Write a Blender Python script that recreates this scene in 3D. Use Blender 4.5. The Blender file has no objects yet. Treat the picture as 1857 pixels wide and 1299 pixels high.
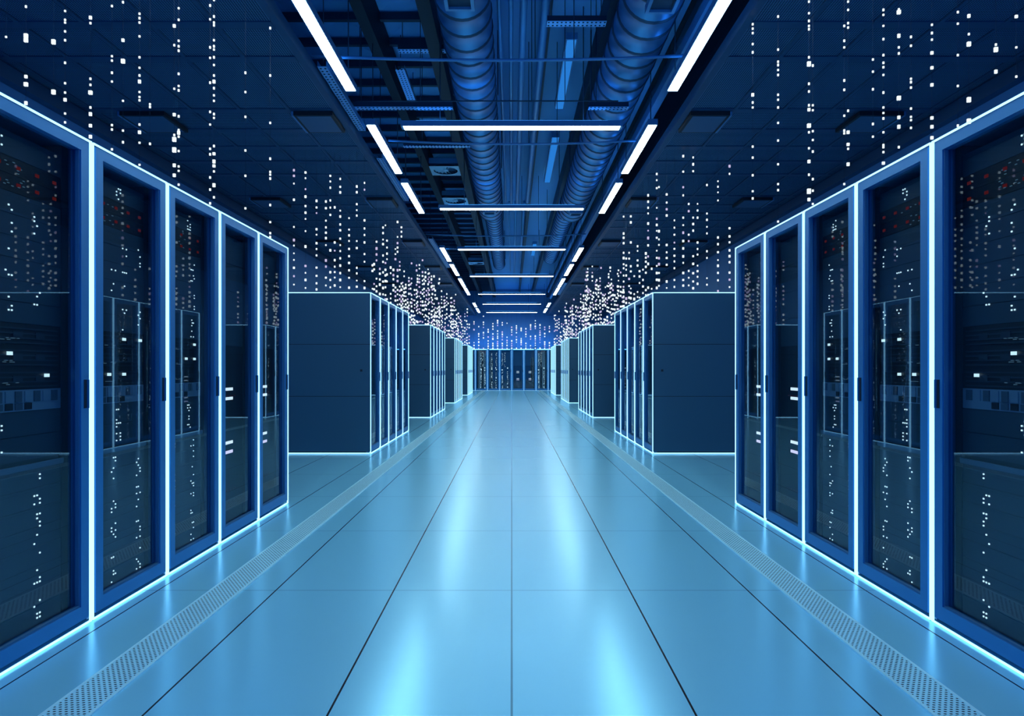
import bpy, bmesh, math, random
from mathutils import Vector, Matrix

# ------------------------------------------------------------------ measures
F = 1166.0          # focal length in pixels of the 1857 px wide frame
CX, HY = 928.0, 669.0
CAMZ = 1.128
W, H, D = 0.6295, 2.14, 1.13      # cabinet pitch, height, depth
FX = 1.871                        # cabinet fronts
CEIL = 4.03                       # side ceilings
DECK = 5.45                       # structural deck above the trough
TX = 1.95                         # half width of the open trough
WX = 4.88                         # side walls
ENDY = 34.9                       # end wall
ROWS = [2.24, 8.515, 14.79, 21.06, 27.33]
BACKY = 33.3
C = bpy.context.scene.collection
rnd = random.Random(7)

# ------------------------------------------------------------------ materials
def new_mat(name):
    m = bpy.data.materials.new(name); m.use_nodes = True
    nt = m.node_tree; nt.nodes.clear()
    out = nt.nodes.new('ShaderNodeOutputMaterial')
    return m, nt, out

def pbr(name, col, rough=0.5, metal=0.0, noise=0.0, scale=(20, 20, 20), bump=0.0, spec=0.5):
    m, nt, out = new_mat(name)
    b = nt.nodes.new('ShaderNodeBsdfPrincipled')
    b.inputs['Base Color'].default_value = (*col, 1)
    b.inputs['Roughness'].default_value = rough
    b.inputs['Metallic'].default_value = metal
    b.inputs['Specular IOR Level'].default_value = spec
    nt.links.new(b.outputs[0], out.inputs[0])
    if noise > 0 or bump > 0:
        tc = nt.nodes.new('ShaderNodeTexCoord')
        mp = nt.nodes.new('ShaderNodeMapping'); mp.inputs['Scale'].default_value = scale
        nz = nt.nodes.new('ShaderNodeTexNoise'); nz.inputs['Scale'].default_value = 1.0
        nz.inputs['Detail'].default_value = 3
        nt.links.new(tc.outputs['Object'], mp.inputs[0]); nt.links.new(mp.outputs[0], nz.inputs['Vector'])
        mr = nt.nodes.new('ShaderNodeMapRange')
        mr.inputs['To Min'].default_value = rough - noise; mr.inputs['To Max'].default_value = rough + noise
        nt.links.new(nz.outputs['Fac'], mr.inputs['Value']); nt.links.new(mr.outputs[0], b.inputs['Roughness'])
        if bump > 0:
            bp = nt.nodes.new('ShaderNodeBump'); bp.inputs['Strength'].default_value = bump
            bp.inputs['Distance'].default_value = 0.002
            nt.links.new(nz.outputs['Fac'], bp.inputs['Height']); nt.links.new(bp.outputs[0], b.inputs['Normal'])
    return m

def glow(name, col, strength, sample=True):
    m, nt, out = new_mat(name)
    e = nt.nodes.new('ShaderNodeEmission')
    e.inputs[0].default_value = (*col, 1); e.inputs[1].default_value = strength
    nt.links.new(e.outputs[0], out.inputs[0])
    if not sample:
        m.cycles.emission_sampling = 'NONE'
    return m

def math_node(nt, op, a, b=None, c=None):
    n = nt.nodes.new('ShaderNodeMath'); n.operation = op
    for i, v in enumerate((a, b, c)):
        if v is None: continue
        if isinstance(v, (int, float)): n.inputs[i].default_value = v
        else: nt.links.new(v, n.inputs[i])
    return n.outputs[0]

def seam_dist(nt, v, period, offset):
    t = math_node(nt, 'SUBTRACT', v, offset)
    t = math_node(nt, 'DIVIDE', t, period)
    t = math_node(nt, 'ADD', t, 0.5)
    t = math_node(nt, 'FRACT', t)
    t = math_node(nt, 'SUBTRACT', t, 0.5)
    t = math_node(nt, 'ABSOLUTE', t)
    return math_node(nt, 'MULTIPLY', t, period)

def floor_mat():
    m, nt, out = new_mat('brushed_floor_tile')
    tc = nt.nodes.new('ShaderNodeTexCoord'); sx = nt.nodes.new('ShaderNodeSeparateXYZ')
    nt.links.new(tc.outputs['Object'], sx.inputs[0])
    dx = seam_dist(nt, sx.outputs[0], 0.6, 0.0)
    dy = seam_dist(nt, sx.outputs[1], 1.2, 3.272)
    sx1 = math_node(nt, 'LESS_THAN', dx, 0.0038)
    mid = math_node(nt, 'LESS_THAN', math_node(nt, 'ABSOLUTE', sx.outputs[0]), 0.3)   # the centre joint is tighter
    sx1 = math_node(nt, 'MULTIPLY', sx1, math_node(nt, 'SUBTRACT', 1.0, math_node(nt, 'MULTIPLY', mid, 0.45)))
    sy1 = math_node(nt, 'LESS_THAN', dy, 0.0026)
    seam = math_node(nt, 'MAXIMUM', sx1, math_node(nt, 'MULTIPLY', sy1, 0.55))
    mp = nt.nodes.new('ShaderNodeMapping'); mp.inputs['Scale'].default_value = (9, 900, 1)
    nz = nt.nodes.new('ShaderNodeTexNoise'); nz.inputs['Scale'].default_value = 1; nz.inputs['Detail'].default_value = 4
    nt.links.new(tc.outputs['Object'], mp.inputs[0]); nt.links.new(mp.outputs[0], nz.inputs['Vector'])
    mix = nt.nodes.new('ShaderNodeMix'); mix.data_type = 'RGBA'
    mix.inputs['A'].default_value = (0.26, 0.75, 1.0, 1); mix.inputs['B'].default_value = (0.005, 0.01, 0.02, 1)
    nt.links.new(seam, mix.inputs['Factor'])
    b = nt.nodes.new('ShaderNodeBsdfPrincipled')
    b.inputs['Metallic'].default_value = 0.40; b.inputs['Specular IOR Level'].default_value = 0.2
    mr = nt.nodes.new('ShaderNodeMapRange'); mr.inputs['To Min'].default_value = 0.225; mr.inputs['To Max'].default_value = 0.255
    tg = nt.nodes.new('ShaderNodeCombineXYZ'); tg.inputs[1].default_value = 1.0      # brushed across the aisle
    nt.links.new(tg.outputs[0], b.inputs['Tangent']); b.inputs['Anisotropic'].default_value = 0.3
    nt.links.new(nz.outputs['Fac'], mr.inputs['Value']); nt.links.new(mr.outputs[0], b.inputs['Roughness'])
    nt.links.new(mix.outputs['Result'], b.inputs['Base Color'])
    nt.links.new(b.outputs[0], out.inputs[0])
    return m

def perforated(name, base, hole, px, py, rx, ry, rough=0.35, metal=0.6, stagger=True):
    """sheet metal with a staggered field of oval holes"""
    m, nt, out = new_mat(name)
    tc = nt.nodes.new('ShaderNodeTexCoord'); sx = nt.nodes.new('ShaderNodeSeparateXYZ')
    nt.links.new(tc.outputs['Object'], sx.inputs[0])
    u = math_node(nt, 'DIVIDE', sx.outputs[0], px); v = math_node(nt, 'DIVIDE', sx.outputs[1], py)
    if stagger:
        row = math_node(nt, 'FLOOR', v)
        odd = math_node(nt, 'MULTIPLY', math_node(nt, 'FRACT', math_node(nt, 'MULTIPLY', row, 0.5)), 1.0)
        u = math_node(nt, 'ADD', u, odd)
    fu = math_node(nt, 'SUBTRACT', math_node(nt, 'FRACT', u), 0.5)
    fv = math_node(nt, 'SUBTRACT', math_node(nt, 'FRACT', v), 0.5)
    du = math_node(nt, 'POWER', math_node(nt, 'DIVIDE', math_node(nt, 'ABSOLUTE', fu), rx), 2.0)
    dv = math_node(nt, 'POWER', math_node(nt, 'DIVIDE', math_node(nt, 'ABSOLUTE', fv), ry), 2.0)
    inside = math_node(nt, 'LESS_THAN', math_node(nt, 'ADD', du, dv), 1.0)
    mix = nt.nodes.new('ShaderNodeMix'); mix.data_type = 'RGBA'
    mix.inputs['A'].default_value = (*base, 1); mix.inputs['B'].default_value = (*hole, 1)
    nt.links.new(inside, mix.inputs['Factor'])
    b = nt.nodes.new('ShaderNodeBsdfPrincipled')
    b.inputs['Roughness'].default_value = rough
    nt.links.new(math_node(nt, 'MULTIPLY', math_node(nt, 'SUBTRACT', 1.0, inside), metal), b.inputs['Metallic'])
    sp = math_node(nt, 'MULTIPLY', math_node(nt, 'SUBTRACT', 1.0, inside), 0.5)
    nt.links.new(sp, b.inputs['Specular IOR Level'])
    nt.links.new(mix.outputs['Result'], b.inputs['Base Color']); nt.links.new(b.outputs[0], out.inputs[0])
    return m

def glass_mat():
    m, nt, out = new_mat('smoked_door_glass')
    tr = nt.nodes.new('ShaderNodeBsdfTransparent'); tr.inputs[0].default_value = (0.74, 0.83, 0.88, 1)
    gl = nt.nodes.new('ShaderNodeBsdfGlossy'); gl.inputs['Roughness'].default_value = 0.015
    gl.inputs['Color'].default_value = (0.75, 0.88, 1, 1)
    fr = nt.nodes.new('ShaderNodeFresnel'); fr.inputs['IOR'].default_value = 1.75
    mx = nt.nodes.new('ShaderNodeMixShader')
    geo = nt.nodes.new('ShaderNodeNewGeometry')
    front = math_node(nt, 'SUBTRACT', 1.0, geo.outputs['Backfacing'])
    nt.links.new(math_node(nt, 'MULTIPLY', fr.outputs[0], front), mx.inputs[0]); nt.links.new(tr.outputs[0], mx.inputs[1]); nt.links.new(gl.outputs[0], mx.inputs[2])
    nt.links.new(mx.outputs[0], out.inputs[0])
    return m

M = {}
M['floor'] = floor_mat()
M['grille'] = perforated('perforated_floor_grille', (0.40, 0.84, 1.0), (0.004, 0.012, 0.03), 0.0196, 0.014, 0.27, 0.24, 0.40, 0.25)
M['grille_rim'] = pbr('grille_rim_metal', (0.46, 0.87, 1.0), 0.4, 0.25)
M['ceil_side'] = perforated('perforated_ceiling_sheet', (0.10, 0.23, 0.42), (0.012, 0.03, 0.06), 0.021, 0.021, 0.40, 0.40, 0.5, 0.2, False)
M['ceil_bar'] = pbr('ceiling_bar', (0.022, 0.085, 0.19), 0.5, 0.2)
M['ceil_solid'] = pbr('plain_ceiling_tile', (0.06, 0.14, 0.27), 0.5, 0.1)
M['deck'] = pbr('roof_deck', (0.12, 0.36, 0.72), 0.6, 0.0, 0.1, (1, 1, 1))
M['joist'] = pbr('joist_steel', (0.012, 0.035, 0.08), 0.6, 0.2)
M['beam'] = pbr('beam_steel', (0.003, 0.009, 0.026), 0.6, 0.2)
M['wall'] = pbr('blue_plaster', (0.055, 0.22, 0.50), 0.7, 0.0, 0.1, (1, 1, 1))
M['duct'] = pbr('duct_galvanised', (0.10, 0.29, 0.58), 0.38, 0.7, 0.06, (3, 3, 3))
M['duct_seam'] = pbr('duct_seam', (0.03, 0.07, 0.14), 0.5, 0.3)
M['pipe'] = pbr('pipe_paint', (0.10, 0.28, 0.54), 0.4, 0.3)
M['tray'] = perforated('perforated_tray', (0.22, 0.50, 0.90), (0.01, 0.03, 0.07), 0.045, 0.06, 0.24, 0.22, 0.4, 0.4, False)
M['black'] = pbr('black_steel', (0.010, 0.018, 0.03), 0.5, 0.2)
M['rod'] = pbr('rod_steel', (0.02, 0.045, 0.09), 0.5, 0.4)
M['housing'] = pbr('lamp_housing', (0.10, 0.26, 0.50), 0.45, 0.3)
M['diffuser'] = pbr('vent_white', (0.45, 0.66, 0.85), 0.45, 0.1)
M['cabinet'] = pbr('cabinet_steel', (0.03, 0.14, 0.30), 0.5, 0.25)
M['panel'] = pbr('cabinet_side_panel', (0.035, 0.115, 0.20), 0.45, 0.25, 0.05, (2, 2, 2))
M['frame'] = pbr('door_frame_aluminium', (0.030, 0.235, 0.56), 0.4, 0.5, 0.04, (4, 4, 60))
M['inner'] = pbr('rack_interior', (0.03, 0.05, 0.075), 0.6, 0.1)
M['bezel'] = pbr('bezel_grey', (0.042, 0.082, 0.118), 0.5, 0.15)
M['bezel_dark'] = pbr('bezel_black', (0.015, 0.022, 0.032), 0.5, 0.1)
M['patch'] = pbr('patch_grey', (0.20, 0.32, 0.42), 0.5, 0.1)
M['patch_dark'] = pbr('patch_port', (0.07, 0.12, 0.17), 0.5, 0.1)
M['shelf'] = pbr('shelf_steel', (0.12, 0.22, 0.32), 0.45, 0.3)
M['glass'] = glass_mat()
M['lamp'] = glow('ceiling_lamp_white', (0.74, 0.95, 1.0), 27.0)
M['panel_glow'] = glow('glowing_blue_panel', (0.02, 0.20, 0.66), 1.0)
M['edge'] = glow('cabinet_edge_light', (0.30, 0.69, 1.0), 2.5)
M['cove'] = glow('added_cove_light', (0.06, 0.38, 1.0), 40.0)
M['added_uplight'] = glow('added_uplight_blue', (0.05, 0.36, 1.0), 4.0)
M['dot'] = glow('strand_dot_white', (0.82, 0.95, 1.0), 1.15, False)
M['dot_pink'] = glow('strand_dot_lilac', (0.74, 0.66, 1.0), 0.8, False)
M['led'] = glow('led_white', (0.75, 0.95, 1.0), 1.5, False)
M['led_red'] = glow('led_red', (0.5, 0.04, 0.04), 0.22, False)
M['led_bar'] = glow('led_bar', (0.85, 0.93, 1.0), 1.6, False)
M['led_bar_lilac'] = glow('led_bar_lilac', (0.85, 0.72, 0.95), 1.5, False)
M['led_faint'] = glow('led_faint', (0.25, 0.5, 0.7), 0.25, False)
M['cord'] = pbr('strand_cord', (0.015, 0.03, 0.06), 0.6)

# ------------------------------------------------------------------ mesh helpers
class MB:
    def __init__(self, flip=1):
        self.bm = bmesh.new(); self.mats = []; self.flip = flip
    def mi(self, mat):
        if mat not in self.mats: self.mats.append(mat)
        return self.mats.index(mat)
    def box(self, x0, x1, y0, y1, z0, z1, mat):
        if self.flip < 0: y0, y1 = -y1, -y0
        i = self.mi(mat); bm = self.bm
        v = [bm.verts.new((x, y, z)) for x in (x0, x1) for y in (y0, y1) for z in (z0, z1)]
        for q in ((0, 1, 3, 2), (4, 6, 7, 5), (0, 4, 5, 1), (2, 3, 7, 6), (0, 2, 6, 4), (1, 5, 7, 3)):
            f = bm.faces.new([v[k] for k in q]); f.material_index = i
        return self
    def quad(self, pts, mat):
        i = self.mi(mat)
        f = self.bm.faces.new([self.bm.verts.new(p) for p in pts]); f.material_index = i
        return self
    def tube(self, pts, r, mat, n=10, radii=None, mats=None, caps=True):
        """tube through points; radii per point"""
        bm = self.bm; rings = []
        for k, p in enumerate(pts):
            p = Vector(p)
            a = Vector(pts[max(k - 1, 0)]); b = Vector(pts[min(k + 1, len(pts) - 1)])
            d = (b - a).normalized()
            up = Vector((0, 0, 1)) if abs(d.z) < 0.9 else Vector((1, 0, 0))
            s = d.cross(up).normalized(); t = s.cross(d).normalized()
            rr = radii[k] if radii else r
            rings.append([bm.verts.new(p + (s * math.cos(2 * math.pi * j / n) + t * math.sin(2 * math.pi * j / n)) * rr) for j in range(n)])
        for k in range(len(rings) - 1):
            i = self.mi(mats[k] if mats else mat)
            for j in range(n):
                f = bm.faces.new((rings[k][j], rings[k][(j + 1) % n], rings[k + 1][(j + 1) % n], rings[k + 1][j]))
                f.material_index = i; f.smooth = True
        if caps:
            i = self.mi(mat)
            for r_ in (rings[0], rings[-1]):
                f = bm.faces.new(r_); f.material_index = i
        return self
    def data(self, name):
        bmesh.ops.recalc_face_normals(self.bm, faces=self.bm.faces[:])
        me = bpy.data.meshes.new(name); self.bm.to_mesh(me); self.bm.free()
        for m in self.mats: me.materials.append(M[m])
        return me

def put(name, me, parent=None, loc=(0, 0, 0), rz=0.0):
    o = bpy.data.objects.new(name, me); C.objects.link(o)
    o.location = loc; o.rotation_euler = (0, 0, rz)
    if parent: o.parent = parent
    return o

def empty(name, loc, rz=0.0):
    return put(name, None, None, loc, rz)

def tag(o, label, cat, group=None, kind=None):
    o['label'] = label; o['category'] = cat
    if group: o['group'] = group
    if kind: o['kind'] = kind
    return o

def struct(name, mb, label=None, cat=None):
    o = put(name, mb.data(name)); o['kind'] = 'structure'
    if label: o['label'] = label; o['category'] = cat
    return o

_cache = {}
def cached(key, fn):
    if key not in _cache: _cache[key] = fn()
    return _cache[key]

ORD = ['first', 'second', 'third', 'fourth', 'fifth', 'sixth', 'seventh', 'eighth', 'ninth', 'tenth', 'eleventh', 'twelfth',
       'thirteenth', 'fourteenth', 'fifteenth', 'sixteenth', 'seventeenth', 'eighteenth', 'nineteenth', 'twentieth']
def ordinal(i):
    if i < 20: return ORD[i]
    if i == 29: return 'thirtieth'
    return ('twenty-' if i < 29 else 'thirty-') + ORD[(i - 20) if i < 29 else (i - 30)]

# ------------------------------------------------------------------ setting
Y0, Y1 = -1.5, ENDY
struct('floor', MB().box(-WX, WX, Y0, Y1, -0.10, 0.0, 'floor'), 'polished blue metal floor laid in long rectangular tiles', 'floor')
struct('wall_left', MB().box(-WX - 0.1, -WX, Y0, Y1, 0, DECK, 'wall'), 'dark blue wall behind the left cabinet rows', 'wall')
struct('wall_right', MB().box(WX, WX + 0.1, Y0, Y1, 0, DECK, 'wall'), 'dark blue wall behind the right cabinet rows', 'wall')
struct('wall_end', MB().box(-WX, WX, Y1, Y1 + 0.1, 0, DECK, 'wall'), 'glowing blue end wall above the far cabinets', 'wall')

def deck():
    m = MB()
    m.box(-WX, WX, Y0, Y1, DECK + 0.25, DECK + 0.35, 'deck')
    # folded pyramid coffers over the joisted part, flat sheet on the other part
    y = 4.2
    while y < Y1 - 0.6:
        for x0, x1 in ((-4.2, -3.4), (-3.4, -2.6), (-2.6, -1.72), (-1.6, -0.98)):
            cx = (x0 + x1) / 2; cy = y + 0.3
            c = [(x0, y, DECK), (x1, y, DECK), (x1, y + 0.6, DECK), (x0, y + 0.6, DECK)]
            a = (cx, cy, DECK + 0.09)
            for k in range(4): m.quad([c[k], c[(k + 1) % 4], a], 'deck')
        y += 0.6
    m.box(-0.9, WX, Y0, Y1, DECK, DECK + 0.02, 'deck')
    return m
struct('ceiling', deck(), 'blue roof deck high above the open middle of the ceiling', 'ceiling')
for s, nm in ((-1, 'left'), (1, 'right')):
    a, b = sorted((s * TX, s * WX))
    struct('ceiling_' + nm, MB().box(a, b, Y0, Y1, CEIL, CEIL + 0.03, 'ceil_side'),
           'perforated dark blue suspended ceiling along the %s wall' % nm, 'ceiling')
n_trim = 0
for s in (-1, 1):
    # bright lipped edge along the trough, long joints, cornice at the wall
    m = MB(); e = s * TX
    m.box(min(e, e - s * 0.02), max(e, e - s * 0.02), Y0, Y1, CEIL - 0.02, CEIL + 0.09, 'ceil_bar')
    m.box(min(e, e + s * 0.05), max(e, e + s * 0.05), Y0, Y1, CEIL - 0.02, CEIL - 0.002, 'ceil_bar')
    n_trim += 1; struct('trim_%d' % n_trim, m)
    for k in range(1, 6):
        x = s * (TX + 0.545 * k)
        n_trim += 1; struct('trim_%d' % n_trim, MB().box(x - 0.018, x + 0.018, Y0, Y1, CEIL - 0.012, CEIL - 0.001, 'ceil_bar'))
    a, b = sorted((s * WX, s * (WX - 0.10)))
    n_trim += 1; struct('trim_%d' % n_trim, MB().box(a, b, Y0, Y1, CEIL - 0.16, CEIL - 0.014, 'ceil_bar'))
    y = 4.76
    while y < Y1:
        a, b = sorted((s * (TX + 0.06), s * (WX - 0.11)))
        n_trim += 1; struct('trim_%d' % n_trim, MB().box(a, b, y, y + 0.11, CEIL - 0.010, CEIL - 0.001, 'ceil_bar'))
        y += 0.6 if abs((y % 3.6) - 2.6) > 0.4 else 1.2

# steel above the trough
y = 4.2; 
while y < Y1:
    o = struct('ceiling_joist', MB().box(-4.3, -0.98, y - 0.03, y + 0.03, 5.35, DECK - 0.01, 'joist')); y += 0.6
for x, w_, z0 in ((-1.66, 0.13, 5.02), (-0.94, 0.15, 5.0), (0.42, 0.08, 5.2), (1.12, 0.10, 5.1), (1.95, 0.10, 5.0), (2.5, 0.12, 5.0)):
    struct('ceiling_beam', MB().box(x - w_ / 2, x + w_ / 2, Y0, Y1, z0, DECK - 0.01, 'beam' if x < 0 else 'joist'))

# ------------------------------------------------------------------ floor grilles
for s, nm in ((-1, 'left'), (1, 'right')):
    r = put('floor_grille', MB().box(-0.072, 0.072, Y0 + 0.5, BACKY - 0.05, 0.0, 0.004, 'grille').data('floor_grille'), None, (s * 1.45, 0, 0.0))
    tag(r, 'long perforated metal floor strip running beside the %s cabinet rows' % nm, 'floor grille')
    for t in (-1, 1):
        put('rim', MB().box(t * 0.077 - 0.006, t * 0.077 + 0.006, Y0 + 0.5, BACKY - 0.05, 0.0, 0.006, 'grille_rim').data('rim'), r)

# ------------------------------------------------------------------ cabinets
HW = W / 2 - 0.0012
def cab_body(fl):
    m = MB(fl)
    m.box(-D, -0.05, -HW, -HW + 0.016, 0.05, H - 0.012, 'cabinet'); m.box(-D, -0.05, HW - 0.016, HW, 0.05, H - 0.012, 'cabinet')
    m.box(-D, -0.05, -HW + 0.016, HW - 0.016, H - 0.04, H - 0.012, 'cabinet')
    m.box(-D, -0.05, -HW + 0.016, HW - 0.016, 0.05, 0.065, 'cabinet')
    m.box(-D, -D + 0.016, -HW + 0.016, HW - 0.016, 0.065, H - 0.04, 'cabinet')
    m.box(-D + 0.03, -0.06, -HW + 0.01, HW - 0.01, 0.0, 0.05, 'black')
    for t in (-1, 1):     # front corner posts
        y0, y1 = sorted((t * HW, t * (HW - 0.020)))
        m.box(-0.05, -0.012, y0, y1, 0.016, H - 0.012, 'cabinet')
    return m.data('cabinet_body')
def cab_rail(t):
    y0, y1 = sorted((t * 0.248, t * 0.285))
    return MB().box(-0.86, -0.09, y0, y1, 0.065, H - 0.04, 'inner').data('rack_rail')
def cab_door(fl):
    m = MB(fl); y = HW - 0.022
    zt, zb, st = H - 0.014, 0.03, 0.052
    m.box(-0.045, 0, -y, -y + st, zb, zt, 'frame'); m.box(-0.045, 0, y - st, y, zb, zt, 'frame')
    m.box(-0.045, 0, -y + st, y - st, zt - 0.046, zt, 'frame'); m.box(-0.045, 0, -y + st, y - st, zb, zb + 0.062, 'frame')
    # glazing bead
    b = 0.008
    m.box(-0.020, -0.006, -y + st, -y + st + b, zb + 0.062, zt - 0.046, 'cabinet'); m.box(-0.020, -0.006, y - st - b, y - st, zb + 0.062, zt - 0.046, 'cabinet')
    m.box(-0.020, -0.006, -y + st + b, y - st - b, zb + 0.062, zb + 0.070, 'cabinet')
    return m.data('door_frame')
def cab_glass(fl):
    y = HW - 0.022 - 0.052 - 0.001
    return MB(fl).box(-0.030, -0.026, -y, y, 0.093, H - 0.061, 'glass').data('glass_pane')
def cab_handle(fl):
    y = HW - 0.022
    m = MB(fl)
    m.box(0.0, 0.0025, y - 0.034, y - 0.018, 0.955, 1.08, 'black')
    m.box(0.0, 0.010, y - 0.017, y - 0.012, 0.955, 1.08, 'frame')
    return m.data('door_handle')
def cab_panel(fl, t):
    m = MB(fl); y0, y1 = sorted((t * (HW + 0.0005), t * (HW + 0.006)))
    z = [0.03, 0.762, 1.452, H - 0.012]
    for a, b in zip(z, z[1:]): m.box(-D, -0.002, y0, y1, a + 0.0035, b - 0.0035, 'panel')
    y0, y1 = sorted((t * (HW + 0.0002), t * (HW + 0.0045)))
    m.box(-D, -0.002, y0, y1, 0.03, H - 0.014, 'black')
    return m.data('side_panel')
def cab_lock(fl, t):
    y0, y1 = sorted((t * (HW + 0.006), t * (HW + 0.009)))
    return MB(fl).box(-0.135, -0.105, y0, y1, 1.09, 1.12, 'black').data('panel_lock')
def strip_v(tk, t):
    y0, y1 = sorted((t * (HW - 0.004), t * (HW - 0.0072)))
    return MB().box(-0.010, tk, y0, y1, 0.004, H, 'edge').data('edge_light')
def strip_h(tk, z0, z1):
    return MB().box(-0.010, tk, -HW + 0.006, HW - 0.006, z0, z1, 'edge').data('edge_light')
def strip_side(tk, t, kind):
    y0, y1 = sorted((t * (HW + 0.0065), t * (HW + 0.0065 + max(tk, 0.003))))
    if kind == 'top': return MB().box(-D, -0.012, y0, y1, H - 0.006 - tk * 0.5, H, 'edge').data('edge_light')
    if kind == 'bottom': return MB().box(-D, -0.012, y0, y1, 0.004, 0.012 + tk * 0.5, 'edge').data('edge_light')
    return MB().box(-D - 0.008, -D, y0, y1, 0.004, H, 'edge').data('edge_light')

def cabinet(loc, rz, fl, tk, label, group, end=None, far_end=None, detail=True):
    r = empty('server_cabinet', loc, rz); tag(r, label, 'server cabinet', group)
    put('body', cached(('body', fl), lambda: cab_body(fl)), r)
    if detail:
        for t in (-1, 1): put('rack_rail', cached(('rail', t), lambda: cab_rail(t)), r)
    d = put('door', cached(('door', fl), lambda: cab_door(fl)), r)
    put('glass_pane', cached(('glass', fl), lambda: cab_glass(fl)), d)
    put('handle', cached(('handle', fl), lambda: cab_handle(fl)), d)
    for t in (-1, 1): put('edge_light', cached(('sv', tk, t), lambda: strip_v(tk, t)), r)
    put('edge_light', cached(('st', tk), lambda: strip_h(tk, H - 0.004, H)), r)
    put('edge_light', cached(('sb', tk), lambda: strip_h(tk, 0.004, 0.008)), r)
    if end:      # the exposed end of a row carries a panel outlined in light
        p = put('side_panel', cached(('panel', end), lambda: cab_panel(1, end)), r)
        put('panel_lock', cached(('lock', end), lambda: cab_lock(1, end)), p)
        for k in ('top', 'bottom', 'back'):
            put('edge_light', cached(('ss', tk, end, k), lambda: strip_side(tk, end, k)), r)
    if far_end:
        put('side_panel', cached(('panel', far_end), lambda: cab_panel(1, far_end)), r)
    return r

# ---- rack-mounted equipment: origin at bottom front centre, front at x = 0
EW = 0.240
def chassis(m, h, mat='inner', depth=0.72):
    m.box(-depth, -0.004, -EW, EW, 0.0, h, mat)

def dots_for(m, cols, h, fl, n, size, r, mat='led', pitch=0.017):
    for c in cols:
        for k in range(n):
            y = c + r.choice((-1, 0, 1)) * 0.0155; z = 0.012 + r.randrange(max(1, int((h - 0.014 - size) / pitch))) * pitch
            m.box(0.0, 0.003, y - size / 2, y + size / 2, z, z + size, mat)

def storage(h, rows, fl, seed, cols, n, size=0.0062):
    m = MB(fl); chassis(m, h)
    zz = [h * k / rows for k in range(rows + 1)]
    for a, b in zip(zz, zz[1:]):
        m.box(-0.004, 0.0, -EW, EW, a + 0.0015, b - 0.0015, 'bezel')
    r = random.Random(seed); spots = []
    for c in cols:
        for k in range(n):
            y = c + r.choice((-1, 0, 1)) * 0.0155; z = 0.012 + r.randrange(max(1, int((h - 0.014 - size) / 0.017))) * 0.017
            if (y, z) not in spots: spots.append((y, z))
    if size > 0.008:      # far cabinets: lights too small to tell apart
        for y, z in spots: m.box(-0.001, 0.003, y - size / 2, y + size / 2, z, z + size, 'led')
        return m.data('storage_shelf'), None
    return m.data('storage_shelf'), [((0.0, fl * y, z), (0.003, size, size)) for y, z in spots]
def switch(h, fl, seed):
    m = MB(fl); chassis(m, h, 'bezel_dark'); m.box(-0.004, 0, -EW, EW, 0.001, h - 0.001, 'bezel_dark')
    r = random.Random(seed)
    lights = []
    for k in range(5):
        y = -0.20 + k * 0.10; lights.append(MB(fl).box(0, 0.003, y - 0.010, y + 0.010, h * 0.4, h * 0.4 + 0.013, 'led_red').data('red_light'))
    for k in range(9):
        y = -0.16 + r.random() * 0.2; z = 0.01 + r.random() * (h - 0.02); m.box(-0.001, 0.003, y, y + 0.010, z, z + 0.003, 'led_faint')
    return m.data('network_switch'), lights
def server(h, fl, seed):
    m = MB(fl); chassis(m, h, 'bezel_dark')
    m.box(-0.004, -0.001, -EW, EW, 0.001, h - 0.001, 'bezel_dark')
    for k in range(4):
        z = 0.008 + k * (h - 0.012) / 4
        m.box(-0.001, 0.003, -EW + 0.02, EW - 0.02, z, z + 0.006, 'inner')
    for k in range(3):
        y = -0.15 + k * 0.12; m.box(-0.001, 0.004, y, y + 0.05, h * 0.35, h * 0.62, 'inner')
    r = random.Random(seed)
    lights = []
    for k in range(1 + seed % 2):
        y = r.choice((-0.16, -0.05, 0.06, 0.15)) + 0.1 * k * (1 if r.random() > 0.5 else -1)
        y = max(-0.2, min(0.2, y))
        lights.append(MB(fl).box(0.004, 0.007, y - 0.014, y + 0.014, h * 0.55, h * 0.55 + 0.014, 'led').data('status_light'))
    for k in range(7):
        y = -0.13 + r.random() * 0.12; z = 0.02 + r.choice((0, 0.006)); m.box(-0.001, 0.005, y, y + 0.012, z, z + 0.003, 'led_faint')
    return m.data('rack_server'), lights
def patch(h, fl):
    m = MB(fl); chassis(m, h); m.box(-0.004, 0, -EW, EW, 0.001, h - 0.001, 'patch')
    d = MB(fl)
    for k in range(9):
        y = -0.20 + k * 0.05
        a = (0.03, 0.0)[k % 3 == 0]
        d.box(0, 0.004, y - 0.018, y + 0.016, h * 0.42, h * 0.92, 'patch' if k % 2 else 'patch_dark')
        if k in (2, 3, 4, 5): d.box(0, 0.003, y - 0.018, y + 0.020, h * 0.08, h * 0.38, 'bezel_dark' if k % 2 else 'patch_dark')
    return m.data('patch_panel'), d.data('port_pattern')
def shelf(h, fl):
    m = MB(fl); m.box(-0.72, 0.012, -EW, EW, 0.0, 0.006, 'shelf'); m.box(0.004, 0.014, -EW, EW, 0.006, h * 0.6, 'shelf')
    m.box(-0.72, -0.01, -EW, EW, 0.006, h, 'inner')
    return m.data('pull_out_shelf'), None
def power(h, fl, bars):
    m = MB(fl); chassis(m, h, 'bezel_dark'); m.box(-0.004, 0, -EW, EW, 0.001, h - 0.001, 'bezel_dark')
    lights = []
    for z, mt in bars:
        lights.append(MB(fl).box(0, 0.004, -0.06, 0.07, z - 0.010, z + 0.010, mt).box(0, 0.003, -0.078, -0.06, z - 0.010, z - 0.005, mt).data('light_bar'))
    for k in range(6):
        y = -0.12 + 0.045 * k; m.box(-0.001, 0.002, y, y + 0.006, h * 0.3, h * 0.3 + 0.006, 'led_red')
    return m.data('power_unit'), lights

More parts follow.
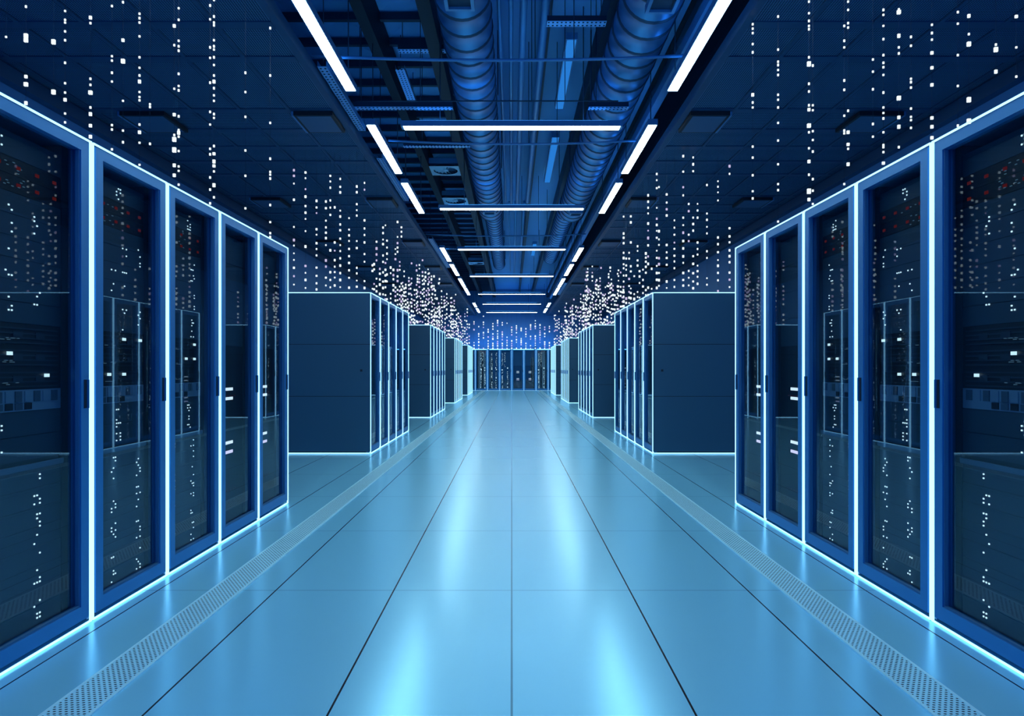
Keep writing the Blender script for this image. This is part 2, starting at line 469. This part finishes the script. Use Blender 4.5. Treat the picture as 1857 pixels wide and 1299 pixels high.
def unit(kind, made, loc, rz, label, cat, group):
    body, extra = made
    o = put(kind, body, None, loc, rz); tag(o, label, cat, group)
    for e in (extra if isinstance(extra, list) else [extra]):
        if isinstance(e, tuple):
            p = put('status_light', cached('status_cube', lambda: MB().box(0, 1, -0.5, 0.5, 0, 1, 'led').data('status_light')), o, e[0]); p.scale = e[1]
        elif e: put(e.name.split('.')[0], e, o)
    return o

def fill(fl, cab_loc, rz, typ, where, level, seed):
    """stack the equipment of one cabinet; level 0 = near (every unit), 1 = few units, 2 = one unit"""
    c, s = math.cos(rz), math.sin(rz)
    z = 0.067; loc = lambda: (cab_loc[0] - 0.09 * c, cab_loc[1] - 0.09 * s, z)
    q = seed % 3
    cA = [(-0.17, 0.10), (-0.02, 0.19), (-0.09, 0.13)][q]
    cB = [(-0.10,), (0.02,), (0.09,)][q]
    def U(kind, key, fn, h, word, cat, pos):
        nonlocal z
        made = cached(('unit', fl) + key, fn)
        lab = '%s in %s' % (word, where) if not pos else '%s %s in %s' % (pos, word, where)
        unit(kind, made, loc(), rz, lab, cat, 'equipment in ' + where); z += h
    if typ == 'A' and level == 0:
        names = ['lowest', 'second lowest', 'third lowest', 'fourth lowest']
        for k in range(4):
            U('storage_shelf', ('lo', q, k), lambda: storage(0.163, 2, fl, 11 * seed + k, cA, 7), 0.163, 'storage shelf with white dots', 'storage shelf', names[k])
        U('pull_out_shelf', ('shelf',), lambda: shelf(0.038, fl), 0.038, 'flat pull-out shelf at mid height', 'shelf', '')
        U('storage_shelf', ('mid', q), lambda: storage(0.20, 2, fl, 31 * seed + 3, cB, 13), 0.20, 'storage shelf under the patch panel', 'storage shelf', '')
        U('patch_panel', ('patch',), lambda: patch(0.088, fl), 0.088, 'pale patch panel with square ports', 'patch panel', '')
        for k in range(3):
            U('rack_server', ('srv', q, k), lambda: server(0.088, fl, 5 * seed + k), 0.088, 'black server with glowing square', 'server', ['lowest', 'middle', 'topmost'][k])
        for k in range(3):
            U('storage_shelf', ('up', q, k), lambda: storage(0.171, 2, fl, 17 * seed + k, (cA[0] if k % 2 else cA[1], cB[0] + 0.05), 4), 0.171, 'blank-fronted grey storage shelf', 'storage shelf', ['lower', 'middle', 'upper'][k])
        for k in range(2):
            U('network_switch', ('sw', q, k), lambda: switch(0.068, fl, 7 * seed + k), 0.068, 'dark switch with red lights', 'network switch', ['lower', 'upper'][k])
        U('storage_shelf', ('top', q), lambda: storage(0.098, 1, fl, 23 * seed, cB, 8, 0.0062), 0.098, 'top storage shelf with white dots', 'storage shelf', '')
    elif typ == 'A' and level == 1:
        U('storage_shelf', ('lo1', q), lambda: storage(0.95, 6, fl, 11 * seed, cA, 26, 0.012), 0.95, 'tall lower storage stack', 'storage shelf', '')
        U('rack_server', ('srv1', q), lambda: server(0.20, fl, 5 * seed + 1), 0.20, 'black server with glowing square', 'server', '')
        U('storage_shelf', ('up1', q), lambda: storage(0.80, 5, fl, 17 * seed, (cA[0], cB[0] + 0.05), 14, 0.012), 0.80, 'tall upper storage stack', 'storage shelf', '')
    elif typ == 'A' and level == 3:
        U('storage_shelf', ('lo3', q), lambda: storage(0.95, 6, fl, 11 * seed, cA, 22, 0.022), 0.95, 'tall lower storage stack', 'storage shelf', '')
        U('rack_server', ('srv3', q), lambda: storage(0.20, 1, fl, 5 * seed + 1, cA, 2, 0.045), 0.20, 'black server with glowing squares', 'server', '')
        U('storage_shelf', ('up3', q), lambda: storage(0.80, 5, fl, 17 * seed, (cA[0], cB[0] + 0.05), 14, 0.020), 0.80, 'tall upper storage stack', 'storage shelf', '')
    elif typ == 'D':
        L = ('led_bar', 'led_bar_lilac')
        U('power_unit', ('pw0',), lambda: power(0.72, fl, ((0.55 - 0.065, L[1]), (0.615 - 0.065, L[0]))), 0.72, 'black power unit with light bars', 'power unit', 'lower')
        U('power_unit', ('pw1',), lambda: power(0.50, fl, ((0.92 - 0.785, L[0]), (0.985 - 0.785, L[0]))), 0.50, 'black power unit with light bars', 'power unit', 'upper')
        U('blanking_panel', ('blank',), lambda: storage(0.76, 4, fl, 1, (), 0), 0.76, 'plain dark blanking panel', 'blanking panel', '')
    else:
        U('server_chassis', ('far', q), lambda: storage(1.95, 12, fl, 13 * seed + 1, (cA[0], cB[0], cA[1]), 26, 0.020), 1.95, 'full-height server chassis with tiny dots', 'server chassis', '')

TYPES = 'AAADD'
TK = [0.002, 0.007, 0.010, 0.013, 0.016]
for s, side in ((-1, 'left'), (1, 'right')):
    for ri, ys in enumerate(ROWS):
        for k in range(5):
            yc = ys + W * (k + 0.5)
            rz = 0.0 if s < 0 else math.pi
            fl = 1 if s < 0 else -1
            loc = (s * FX, yc, 0.0)
            rowname = '%s %s row' % (ORD[ri], side)
            where = '%s cabinet of the %s' % (ORD[k], rowname)
            # cabinet counted from the camera end
            near_t = -1 if s < 0 else 1
            typ = TYPES[k]
            lab = 'glass-fronted cabinet edged in light, %s of five in the %s' % (ORD[k], rowname)
            cabinet(loc, rz, fl, TK[ri], lab, 'server cabinets in the ' + rowname,
                    end=near_t if k == 0 else None, far_end=-near_t if k == 4 else None, detail=ri < 2)
            if ri == 0: fill(fl, loc, rz, typ, where, 0, k)
            elif ri == 1: fill(fl, loc, rz, typ, where, 1, k)
            else: fill(fl, loc, rz, 'F' if typ == 'A' else typ, where, 2, k)
for k in range(8):
    x = (k - 3.5) * W
    where = '%s cabinet along the end wall' % ORD[k]
    loc = (x, BACKY, 0.0)
    cabinet(loc, -math.pi / 2, 1, 0.020, 'glass-fronted cabinet facing down the aisle, %s from the left at the end wall' % ORD[k], 'server cabinets along the end wall', detail=False)
    fill(1, loc, -math.pi / 2, 'D' if k in (4, 5) else 'A', where, 3, k)

# unseen cove lights added on top of the end cabinets to wash the wall
for k in range(4):
    x = (k - 1.5) * 1.26
    r = put('added_cove_light', MB().box(-0.55, 0.55, -0.05, 0.05, 0.0, 0.03, 'housing').data('added_cove_light'), None, (x, BACKY + 1.02, H - 0.012))
    tag(r, 'added blue cove light hidden on the end cabinets, %s from the left' % ORD[k], 'light', 'added cove lights at the end wall')
    put('tube', MB().box(-0.54, 0.54, -0.03, 0.03, 0.03, 0.045, 'cove').data('tube'), r)

# ------------------------------------------------------------------ ceiling lamps
DZ = 2.87; LZ = CAMZ + DZ
def lamp_mesh(L, w=0.098):
    return MB().box(-w / 2 - 0.008, w / 2 + 0.008, -L / 2 - 0.03, L / 2 + 0.03, 0.004, 0.07, 'housing').data('strip_lamp')
def pendant(name, loc, rz, L, label, group, w=0.098):
    r = put(name, cached(('lh', round(L, 2), w), lambda: lamp_mesh(L, w)), None, loc, rz); tag(r, label, 'ceiling light', group)
    put('glow_face', cached(('ld', round(L, 2), w), lambda: MB().box(-w / 2, w / 2, -L / 2, L / 2, 0.0, 0.006, 'lamp').data('glow_face')), r)
    put('added_uplight', cached(('lu', round(L, 2), w), lambda: MB().box(-w / 2, w / 2, -L / 2 + 0.15, L / 2 - 0.15, 0.07, 0.074, 'added_uplight').data('added_uplight')), r)  # added upward glow on the lamp tops, to light the deck
    for t in (-1, 1):
        put('hanger_rod', cached(('rod', round(L, 2), t), lambda: MB().tube([(0, t * (L / 2 - (0.43 if L > 2.4 else 0.1)), 0.076), (0, t * (L / 2 - (0.43 if L > 2.4 else 0.1)), DECK - LZ)], 0.006, 'rod', 6).data('hanger_rod')), r)
    return r
side_lamps = [(4.74, 6.64), (7.59, 9.45), (9.96, 11.87), (15.3, 17.2), (17.7, 19.8), (20.5, 22.6), (22.9, 25.0), (28.1, 29.9), (30.7, 32.8)]
for s, side in ((-1, 'left'), (1, 'right')):
    for i, (a, b) in enumerate(side_lamps):
        pendant('pendant_strip_light', (s * 1.662, (a + b) / 2, LZ), 0.0, b - a,
                'lengthwise white strip light, %s from the front along the %s ceiling edge' % (ORD[i], side), 'lengthwise strip lights')
for i, y in enumerate((7.67, 11.58, 15.5, 20.0, 24.8, 28.6, 32.8)):
    pendant('pendant_strip_light', (0, y, LZ), math.pi / 2, 2.57, 'white strip light hung across the aisle, %s from the front' % ORD[i], 'crosswise strip lights', 0.11)

for y in (-0.1, 3.8):  # lamp rows carried on out of view, added to light the nearest floor
    pendant('pendant_strip_light', (0, y, LZ), math.pi / 2, 2.57, 'unseen white strip light hung across the aisle %s' % ('over the camera end' if y > 1 else 'behind the camera'), 'crosswise strip lights', 0.11)
for s, side in ((-1, 'left'), (1, 'right')):
    pendant('pendant_strip_light', (s * 1.662, 3.25, LZ), 0.0, 1.9, 'unseen lengthwise white strip light over the camera end along the %s ceiling edge' % side, 'lengthwise strip lights')

# blue panels high in the trough; emission stands in for lamp light from below
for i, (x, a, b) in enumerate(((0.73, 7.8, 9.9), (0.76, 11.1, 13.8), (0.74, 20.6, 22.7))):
    r = put('hanging_glow_panel', MB().box(-0.07, 0.07, -(b - a) / 2, (b - a) / 2, 0.0, 0.08, 'housing').data('hanging_glow_panel'), None, (x, (a + b) / 2, CAMZ + 4.0))
    tag(r, 'blue panel with added glow beside the right duct, %s from the front' % ORD[i], 'ceiling light', 'blue panels with added glow')
    put('glow_face', MB().box(-0.055, 0.055, -(b - a) / 2 + 0.02, (b - a) / 2 - 0.02, -0.006, 0.0, 'panel_glow').data('glow_face'), r)

# ------------------------------------------------------------------ ducts
def duct_mesh(r, L, rib=0.30):
    pts, radii, mats = [], [], []
    y = 0.0
    while y < L:
        for dy, rr in ((0.0, r), (rib - 0.05, r), (rib - 0.04, r + 0.012), (rib - 0.015, r + 0.012)):
            pts.append((0, y + dy, 0)); radii.append(rr)
        mats += ['duct', 'duct_seam', 'duct_seam', 'duct']
        y += rib
    return MB().tube(pts, r, 'duct', 28, radii, mats[:len(pts) - 1]).data('ventilation_duct')
for x, dz, r, a, b, label in ((-0.46, 3.5, 0.26, 3.0, 14.0, 'fat ribbed duct on the left of the trough, front length'),
                              (1.32, 3.5, 0.285, 3.0, 14.0, 'fat ribbed duct on the right of the trough, front length'),
                              (-0.47, 3.95, 0.22, 14.9, 24.0, 'thinner ribbed duct on the left of the trough, behind the front length'),
                              (1.36, 3.95, 0.24, 14.9, 22.5, 'thinner ribbed duct on the right of the trough, behind the front length')):
    o = put('ventilation_duct', duct_mesh(r, b - a), None, (x, a, CAMZ + dz)); tag(o, label, 'air duct', 'ribbed ventilation ducts')
    for yy in ((2.62, b - a - 0.75) if a < 5 else (0.8,)):
        hm = MB(); h_ = 0.13
        for u0, u1, v0, v1 in ((-h_, h_, -h_, -h_ + 0.03), (-h_, h_, h_ - 0.03, h_), (-h_, -h_ + 0.03, -h_ + 0.03, h_ - 0.03), (h_ - 0.03, h_, -h_ + 0.03, h_ - 0.03)):
            hm.box(u0, u1, v0, v1, -0.03, 0.05, 'pipe')
        hm.box(-h_ + 0.03, h_ - 0.03, -h_ + 0.03, h_ - 0.03, -0.005, 0.05, 'joist')
        put('access_hatch', hm.data('access_hatch'), o, (0, yy, -r - 0.012))
    for yy in (2.2, 5.2, 8.2):
        if yy > b - a: continue
        put('hanger_strap', MB().box(-r - 0.03, -r - 0.015, yy, yy + 0.03, 0, DECK - CAMZ - dz, 'rod').box(r + 0.015, r + 0.03, yy, yy + 0.03, 0, DECK - CAMZ - dz, 'rod').data('hanger_strap'), o)

# pipes and rails along the trough
pipes = [(-0.135, 3.80, 0.022, 3, 14.6), (-0.01, 3.85, 0.026, 3, 15.0), (0.125, 3.80, 0.040, 3, 14.7), (0.36, 3.85, 0.046, 3, 14.8),
         (-0.06, 3.95, 0.02, 15.2, 26), (0.10, 3.95, 0.034, 15.2, 27), (0.30, 3.95, 0.034, 15.2, 24)]
PN = ['thin outer pipe nearest the left duct', 'thin pipe, second from the left duct', 'stout pipe in the middle of the trough', 'stout pipe, furthest from the left duct',
      'thin pipe of the rear run', 'middle stout pipe of the rear run', 'outer stout pipe of the rear run']
for (x, dz, r, a, b), nm in zip(pipes, PN):
    o = put('hanging_pipe', MB().tube([(0, a, 0), (0, b, 0)], r, 'pipe', 12).data('hanging_pipe'), None, (x, 0, CAMZ + dz))
    tag(o, 'blue ' + nm + ' between the two ducts', 'pipe', 'pipes between the ducts')
for x, dz, w_, nm in ((1.79, 3.25, 0.09, 'broad rail beside the right strip lights'), (1.70, 3.55, 0.06, 'narrow rail above the right strip lights'), (1.98, 3.75, 0.07, 'outer rail high over the right strip lights')):
    o = put('hanging_rail', MB().box(-w_ / 2, w_ / 2, 3, 30, 0, 0.05, 'pipe').box(-w_ / 2, -w_ / 2 + 0.01, 3, 30, 0.05, 0.11, 'pipe').box(w_ / 2 - 0.01, w_ / 2, 3, 30, 0.05, 0.11, 'pipe').data('hanging_rail'), None, (x, 0, CAMZ + dz))
    tag(o, 'long blue ' + nm, 'rail', 'rails along the trough')

# perforated cable trays
def tray(x, y, dz, lx, ly, label, rods=None):
    m = MB(); m.box(-lx / 2, lx / 2, -ly / 2, ly / 2, 0, 0.006, 'tray')
    if lx < ly:
        m.box(-lx / 2, -lx / 2 + 0.004, -ly / 2, ly / 2, 0.006, 0.06, 'pipe'); m.box(lx / 2 - 0.004, lx / 2, -ly / 2, ly / 2, 0.006, 0.06, 'pipe')
    else:
        m.box(-lx / 2, lx / 2, -ly / 2, -ly / 2 + 0.004, 0.006, 0.06, 'joist'); m.box(-lx / 2, lx / 2, ly / 2 - 0.004, ly / 2, 0.006, 0.06, 'joist')
    o = put('hanging_cable_tray', m.data('hanging_cable_tray'), None, (x, y, CAMZ + dz)); tag(o, label, 'cable tray', 'perforated cable trays')
    hx, hy = max(lx / 2 - 0.05, 0.02), max(ly / 2 - 0.05, 0.02)
    for t in (rods or ((-hx, hx) if lx > ly else (-hy, hy))):
        p = (t, 0) if lx > ly else (0, t)
        put('hanger_rod', MB().tube([(p[0], p[1], 0.006), (p[0], p[1], DECK - CAMZ - dz)], 0.005, 'rod', 6).data('hanger_rod'), o)
tray(-1.86, 7.15, 2.96, 0.09, 1.7, 'lengthwise perforated tray beside the left ceiling edge, nearest the camera')
tray(-1.86, 10.2, 2.96, 0.09, 2.3, 'lengthwise perforated tray beside the left ceiling edge, second from the camera')
tray(-1.86, 16.75, 2.96, 0.10, 4.2, 'lengthwise perforated tray beside the left ceiling edge, past the lamp gap')
tray(1.88, 24.0, 2.96, 0.10, 3.6, 'lengthwise perforated tray beside the right ceiling edge, far down the aisle')
tray(-1.44, 8.85, 3.85, 0.12, 1.15, 'short perforated tray under the coffers between the black beams')
tray(-1.26, 7.46, 3.02, 1.15, 0.09, 'crosswise perforated tray joining the left duct and ceiling edge', (-0.5, 0.2))
tray(1.12, 7.46, 3.02, 0.46, 0.09, 'short crosswise perforated tray under the right duct', (-0.2, -0.14))
tray(-1.10, 8.0, 3.95, 0.62, 0.10, 'crosswise perforated tray high under the coffers')
tray(0.68, 6.75, 3.62, 0.62, 0.11, 'crosswise perforated tray in front of the first glowing blue panel')
tray(-1.02, 8.75, 3.02, 0.9, 0.08, 'crosswise perforated tray behind the first crosswise strip light', (-0.2, 0.2))
tray(-1.0, 16.1, 3.0, 1.6, 0.07, 'crosswise perforated tray near the third crosswise strip light', (-0.6, 0.2))

# sagging conduits slung across
for i, (y, xa, xb, sag) in enumerate(((6.2, -1.93, 1.66, 0.045), (8.5, -1.63, 1.68, 0.05), (14.4, -1.93, 1.66, 0.05), (7.25, -1.75, 1.2, 0.0))):
    pts = [(xa + (xb - xa) * t / 12, 0, -sag * math.sin(math.pi * min(1, (t / 12) * 1.0)) ** 0.8) for t in range(13)]
    o = put('hanging_conduit', MB().tube(pts, 0.015 if sag else 0.008, 'rod' if not sag else 'housing', 8).data('hanging_conduit'), None, (0, y, CAMZ + 3.02))
    tag(o, ['sagging conduit slung across the trough, nearest the camera', 'sagging conduit slung across just past the first crosswise light', 'sagging conduit slung across before the third crosswise light', 'thin dark straight rod across the trough'][i], 'conduit', 'conduits across the trough')
    for xx in (0.225, 0.60):
        put('hanger_rod', MB().tube([(xx, 0, -sag * 0.8), (xx, 0, DECK - CAMZ - 3.02)], 0.005, 'rod', 6).data('hanger_rod'), o)

# round swirl diffusers
def swirl():
    m = MB(); h = 0.30; n = 32; R = 0.235
    ring = [(R * math.cos(2 * math.pi * k / n), R * math.sin(2 * math.pi * k / n)) for k in range(n)]
    def edge(p):
        k = h / max(abs(p[0]), abs(p[1])); return (p[0] * k, p[1] * k)
    for k in range(n):
        a, b = ring[k], ring[(k + 1) % n]; ea, eb = edge(a), edge(b)
        m.quad([(a[0], a[1], 0), (b[0], b[1], 0), (eb[0], eb[1], 0), (ea[0], ea[1], 0)], 'diffuser')
        m.quad([(a[0], a[1], 0), (b[0], b[1], 0), (b[0], b[1], 0.06), (a[0], a[1], 0.06)], 'joist')
    m.box(-h, h, -h, h, 0.06, 0.16, 'housing')
    return m.data('swirl_diffuser')
def blades():
    m = MB()
    for k in range(16):
        a = 2 * math.pi * k / 16
        def P(r, da, z): return (r * math.cos(a + da), r * math.sin(a + da), z)
        m.quad([P(0.05, 0, 0.01), P(0.225, -0.02, 0.01), P(0.225, 0.24, 0.035), P(0.05, 0.24, 0.035)], 'diffuser')
        m.quad([P(0.05, 0, 0.014), P(0.225, -0.02, 0.014), P(0.225, 0.24, 0.039), P(0.05, 0.24, 0.039)], 'diffuser')
    m.tube([(0, 0, 0.0), (0, 0, 0.05)], 0.05, 'diffuser', 16)
    return m.data('blade_pattern')
for i, y in enumerate((12.67, 14.96, 23.8)):
    o = put('ceiling_vent', cached('swirl', swirl), None, (-1.30, y, CAMZ + 3.9)); put('blade_pattern', cached('blades', blades), o)
    tag(o, 'square pale vent with round swirl blades left of the duct, %s from the front' % ORD[i], 'air vent', 'square swirl vents')

# flush boxes in the side ceilings
for s, side in ((-1, 'left'), (1, 'right')):
    for j, (xx, wd) in enumerate(((2.23, 0.44), (4.15, 0.5))):
        for i, y in enumerate((7.48, 11.1, 14.7, 18.3, 21.9)):
            o = put('ceiling_hatch', MB().box(-wd / 2, wd / 2, -0.27, 0.27, 0.0, 0.045, 'black').data('ceiling_hatch'), None, (s * xx, y, CEIL - 0.058))
            put('cover_plate', MB().box(-wd / 2 + 0.03, wd / 2 - 0.03, -0.24, 0.24, -0.004, 0.0, 'ceil_solid').data('cover_plate'), o)
            e = s * (wd / 2 + 0.012)
            put('bright_trim', MB().box(e - 0.012, e + 0.012, -0.27, 0.27, -0.004, 0.045, 'pipe').data('bright_trim'), o)
            tag(o, 'flat square hatch in the %s ceiling, %s from the front %s' % (side, ORD[i], ('beside the trough', 'near the wall')[j]), 'ceiling hatch', 'ceiling hatches')

# ------------------------------------------------------------------ hanging strands of light dots
def strand(x, y, zs, label, group, pinkish, base_px, r):
    """zs: [(z, size px)]"""
    lo = min(z for z, _ in zs)
    k = y / F
    m = MB().tube([(0, 0, CEIL), (0, 0, lo)], 0.0006 + 0.00004 * y, 'cord', 5)
    if y > 13:     # far strands: cord and dots too small to tell apart
        for z, s in zs:
            w_ = s * k * 0.5; h_ = w_ * r.uniform(1.1, 1.5)
            m.box(-w_, w_, -w_ * 0.6, w_ * 0.6, z - h_, z + h_, 'dot_pink' if r.random() < pinkish else 'dot')
    o = put('hanging_light_strand', m.data('hanging_light_strand'), None, (x, y, 0)); tag(o, label, 'light strand', group)
    if y <= 13:    # nearer strands: every dot a part
        for z, s in zs:
            w_ = s * k * 0.5; h_ = w_ * r.uniform(1.1, 1.5)
            mt = 'dot_pink' if r.random() < pinkish else 'dot'
            p = put('light_dot', cached(('dotcube', mt), lambda: MB().box(-1, 1, -1, 1, -1, 1, mt).data('light_dot')), o, (0, 0, z)); p.scale = (w_, w_ * 0.6, h_)
    return o

S_, M_, L_ = 3.0, 4.5, 6.0
left_cols = {
 11: '67', 47: '12 65L 73L 139M 153L 187M', 97: '76L 167L', 118: '20 36 41 57 73 114 151 168 181M 206 222',
 164: '32M 42 143 154 168L 195 207M 228M 248M', 203: '11 102 110 132 148 227 235 271', 223: '4 73M 111L 183 237 258',
 253: '25 33 41 66 104 123 137 148M 167 176 182 226 240M 259 299', 272: '189 194 261',
 316: '47M 82 161 208M 245 253L 272L 300M 318M', 324: '15 36 74 84 92 134 156 164 211 236 241M 248 274 302 310 335',
 381: '10 35 86 105 150 203 226 270 280 322 344 369',
 388: '0 30 41 46 73 84 90 104 118 137 148M 160 173 183 207 214 265 279M 293M 301M 311 336M 358',
 445: '132 167 212 273 319 378', 490: '51 137 223 288 312 317 324 372 403 423 430'}
right_cols = {
 1365: '44 52 60 80 95 172M 186 195 266 286 318 347 360', 1411: '30 90 112 118 127 136 172 181 195 223 255 298 334 345 402',
 1467: '3 24 38 47 53 104 116L 152 166 191 199M 228L 240 269 293M 317 347L 362M', 1474: '119 191 200 238 254 275 325 346 370',
 1531: '47 74 86 146 163 210 237 242 334', 1538: '3 18 42 50 201 240M 262M 270 298M', 1583: '108 130 162 225 248',
 1602: '18 27 47 71 100 114 122 136 168 195 205 215 240 263 267 276 296M', 1630: '17 22L 65M 86 97 178L 213M 230M 267',
 1652: '67 83 143 149 159 197 212 218 232', 1690: '45 60 72 96M 123M 154M 214M 230M 250M', 1737: '22 43 100 156 228',
 1757: '29M 62 80L 181L 220L', 1806: '81 90L 130M', 1843: '30M 86 139'}
for s, side, cols in ((-1, 'left', left_cols), (1, 'right', right_cols)):
    cols = sorted(cols.items(), key=lambda kv: abs(kv[0] - CX), reverse=True)
    for i, (px, txt) in enumerate(cols):
        y = F * (TX + 0.03) / abs(px - CX); x = s * (TX + 0.03)
        zs = []
        for t in txt.split():
            sz = {'M': M_, 'L': L_}.get(t[-1], S_); yy = float(t.rstrip('ML'))
            zz = CAMZ + (HY - yy) * y / F
            if 2.15 < zz < CEIL - 0.02: zs.append((zz, sz))
        zz = 3.2     # the part of the strand above the picture
        while zz < CEIL - 0.1:
            if CAMZ + HY * y / F < zz: zs.append((zz, rnd.choice((S_, S_, M_))))
            zz += rnd.uniform(0.08, 0.3)
        strand(x, y, zs, 'strand of white dots over the first %s row, %s from the front' % (side, ordinal(i)), 'light strands over the first %s row' % side, 0.0, 0, rnd)

def cascade(r, top, bottom, n, sz):
    """clustered run of dots, thicker towards the bottom"""
    out = []; z = bottom
    while z < top:
        run = r.randint(1, 4)
        for _ in range(run):
            if z < top: out.append((z, sz * r.uniform(0.8, 1.25)))
            z += r.uniform(0.045, 0.07) * n
        z += r.expovariate(1.0) * 0.10 * n * (0.5 + 1.6 * ((z - bottom) / (CEIL - bottom)))
    return out or [(bottom, sz)]
mid = [(533, 300), (554, 303), (574, 335), (591, 347), (599, 235), (607, 360), (617, 280), (633, 390), (647, 328), (661, 330), (665, 313)]
for s, side in ((-1, 'left'), (1, 'right')):
    for ri in range(1, 5):
        ys = ROWS[ri]; r = random.Random(100 * ri + (0 if s < 0 else 50))
        pts = []
        if ri == 1:
            for px, top in mid:
                y = ys + r.uniform(0.03, 0.30); x = (CX - px) * y / F
                if TX + 0.02 < x < FX + D - 0.02: pts.append((x, y, min(CEIL - 0.05, CAMZ + (HY - top) * y / F)))
        cnt = (0, 22, 28, 20, 13)[ri]
        n0 = len(pts); x0 = TX + 0.03; x1 = FX + D - 0.05; yb = ys + 5 * W - 0.05
        pa, pb = ((x1 - 0.35) / (ys + 0.1) if ri > 1 else FX / ys), x0 / yb       # spread evenly as seen along the row
        for q in range(cnt - n0):
            t = pa + (pb - pa) * (q + r.uniform(0.2, 0.8)) / (cnt - n0)
            ya, yz = max(ys + 0.06, x0 / t), min(yb, x1 / t)
            for _ in range(40):
                y = r.uniform(ya, max(ya, yz)); x = min(max(t * y, x0), x1)
                if all((x - a) ** 2 + (y - b) ** 2 > 0.012 for a, b, _h in pts): break
            pts.append((x, y, r.uniform(2.8 if ri == 1 else 3.2, 3.97)))
        pts.sort(key=lambda p: p[1])
        sz = (0, 2.7, 2.3, 2.0, 1.8)[ri]
        for i, (x, y, top) in enumerate(pts):
            strand(s * x, y, cascade(r, top, 2.17 + r.uniform(0, 0.1), (0, 1.6, 1.8, 2.2, 2.5)[ri], sz),
                   'strand of white dots over the %s %s row, %s from the front' % (ORD[ri], side, ordinal(i)), 'light strands over the %s %s row' % (ORD[ri], side), (0, 0.12, 0.22, 0.3, 0.35)[ri], sz, r)
r = random.Random(5)
for i in range(17):
    x = (i - 8) * 0.247
    strand(x, BACKY + 0.4, cascade(r, r.uniform(3.3, 3.95), 2.2, 2.2, 1.9), 'strand of bluish dots before the end wall, %s from the left' % ordinal(i), 'light strands before the end wall', 0.3, 0, r)

# ------------------------------------------------------------------ world, camera
w = bpy.data.worlds.new('room_light'); bpy.context.scene.world = w; w.use_nodes = True
bg = w.node_tree.nodes['Background']; bg.inputs[0].default_value = (0.012, 0.20, 0.70, 1); bg.inputs[1].default_value = 1.3
cam = bpy.data.cameras.new('camera'); co = bpy.data.objects.new('camera', cam); C.objects.link(co)
co.location = (0, 0, CAMZ); co.rotation_euler = (math.pi / 2, 0, 0)
cam.sensor_fit = 'HORIZONTAL'; cam.sensor_width = 36; cam.lens = F / 1857 * 36
cam.shift_x = 0.5 / 1857; cam.shift_y = (HY - 649.5) / 1857
cam.clip_start = 0.05; cam.clip_end = 200
sc = bpy.context.scene; sc.camera = co
vs = sc.view_settings
vs.view_transform = 'Standard'; vs.look = 'None'; vs.gamma = 1.0; vs.exposure = 0.0; vs.use_curve_mapping = False
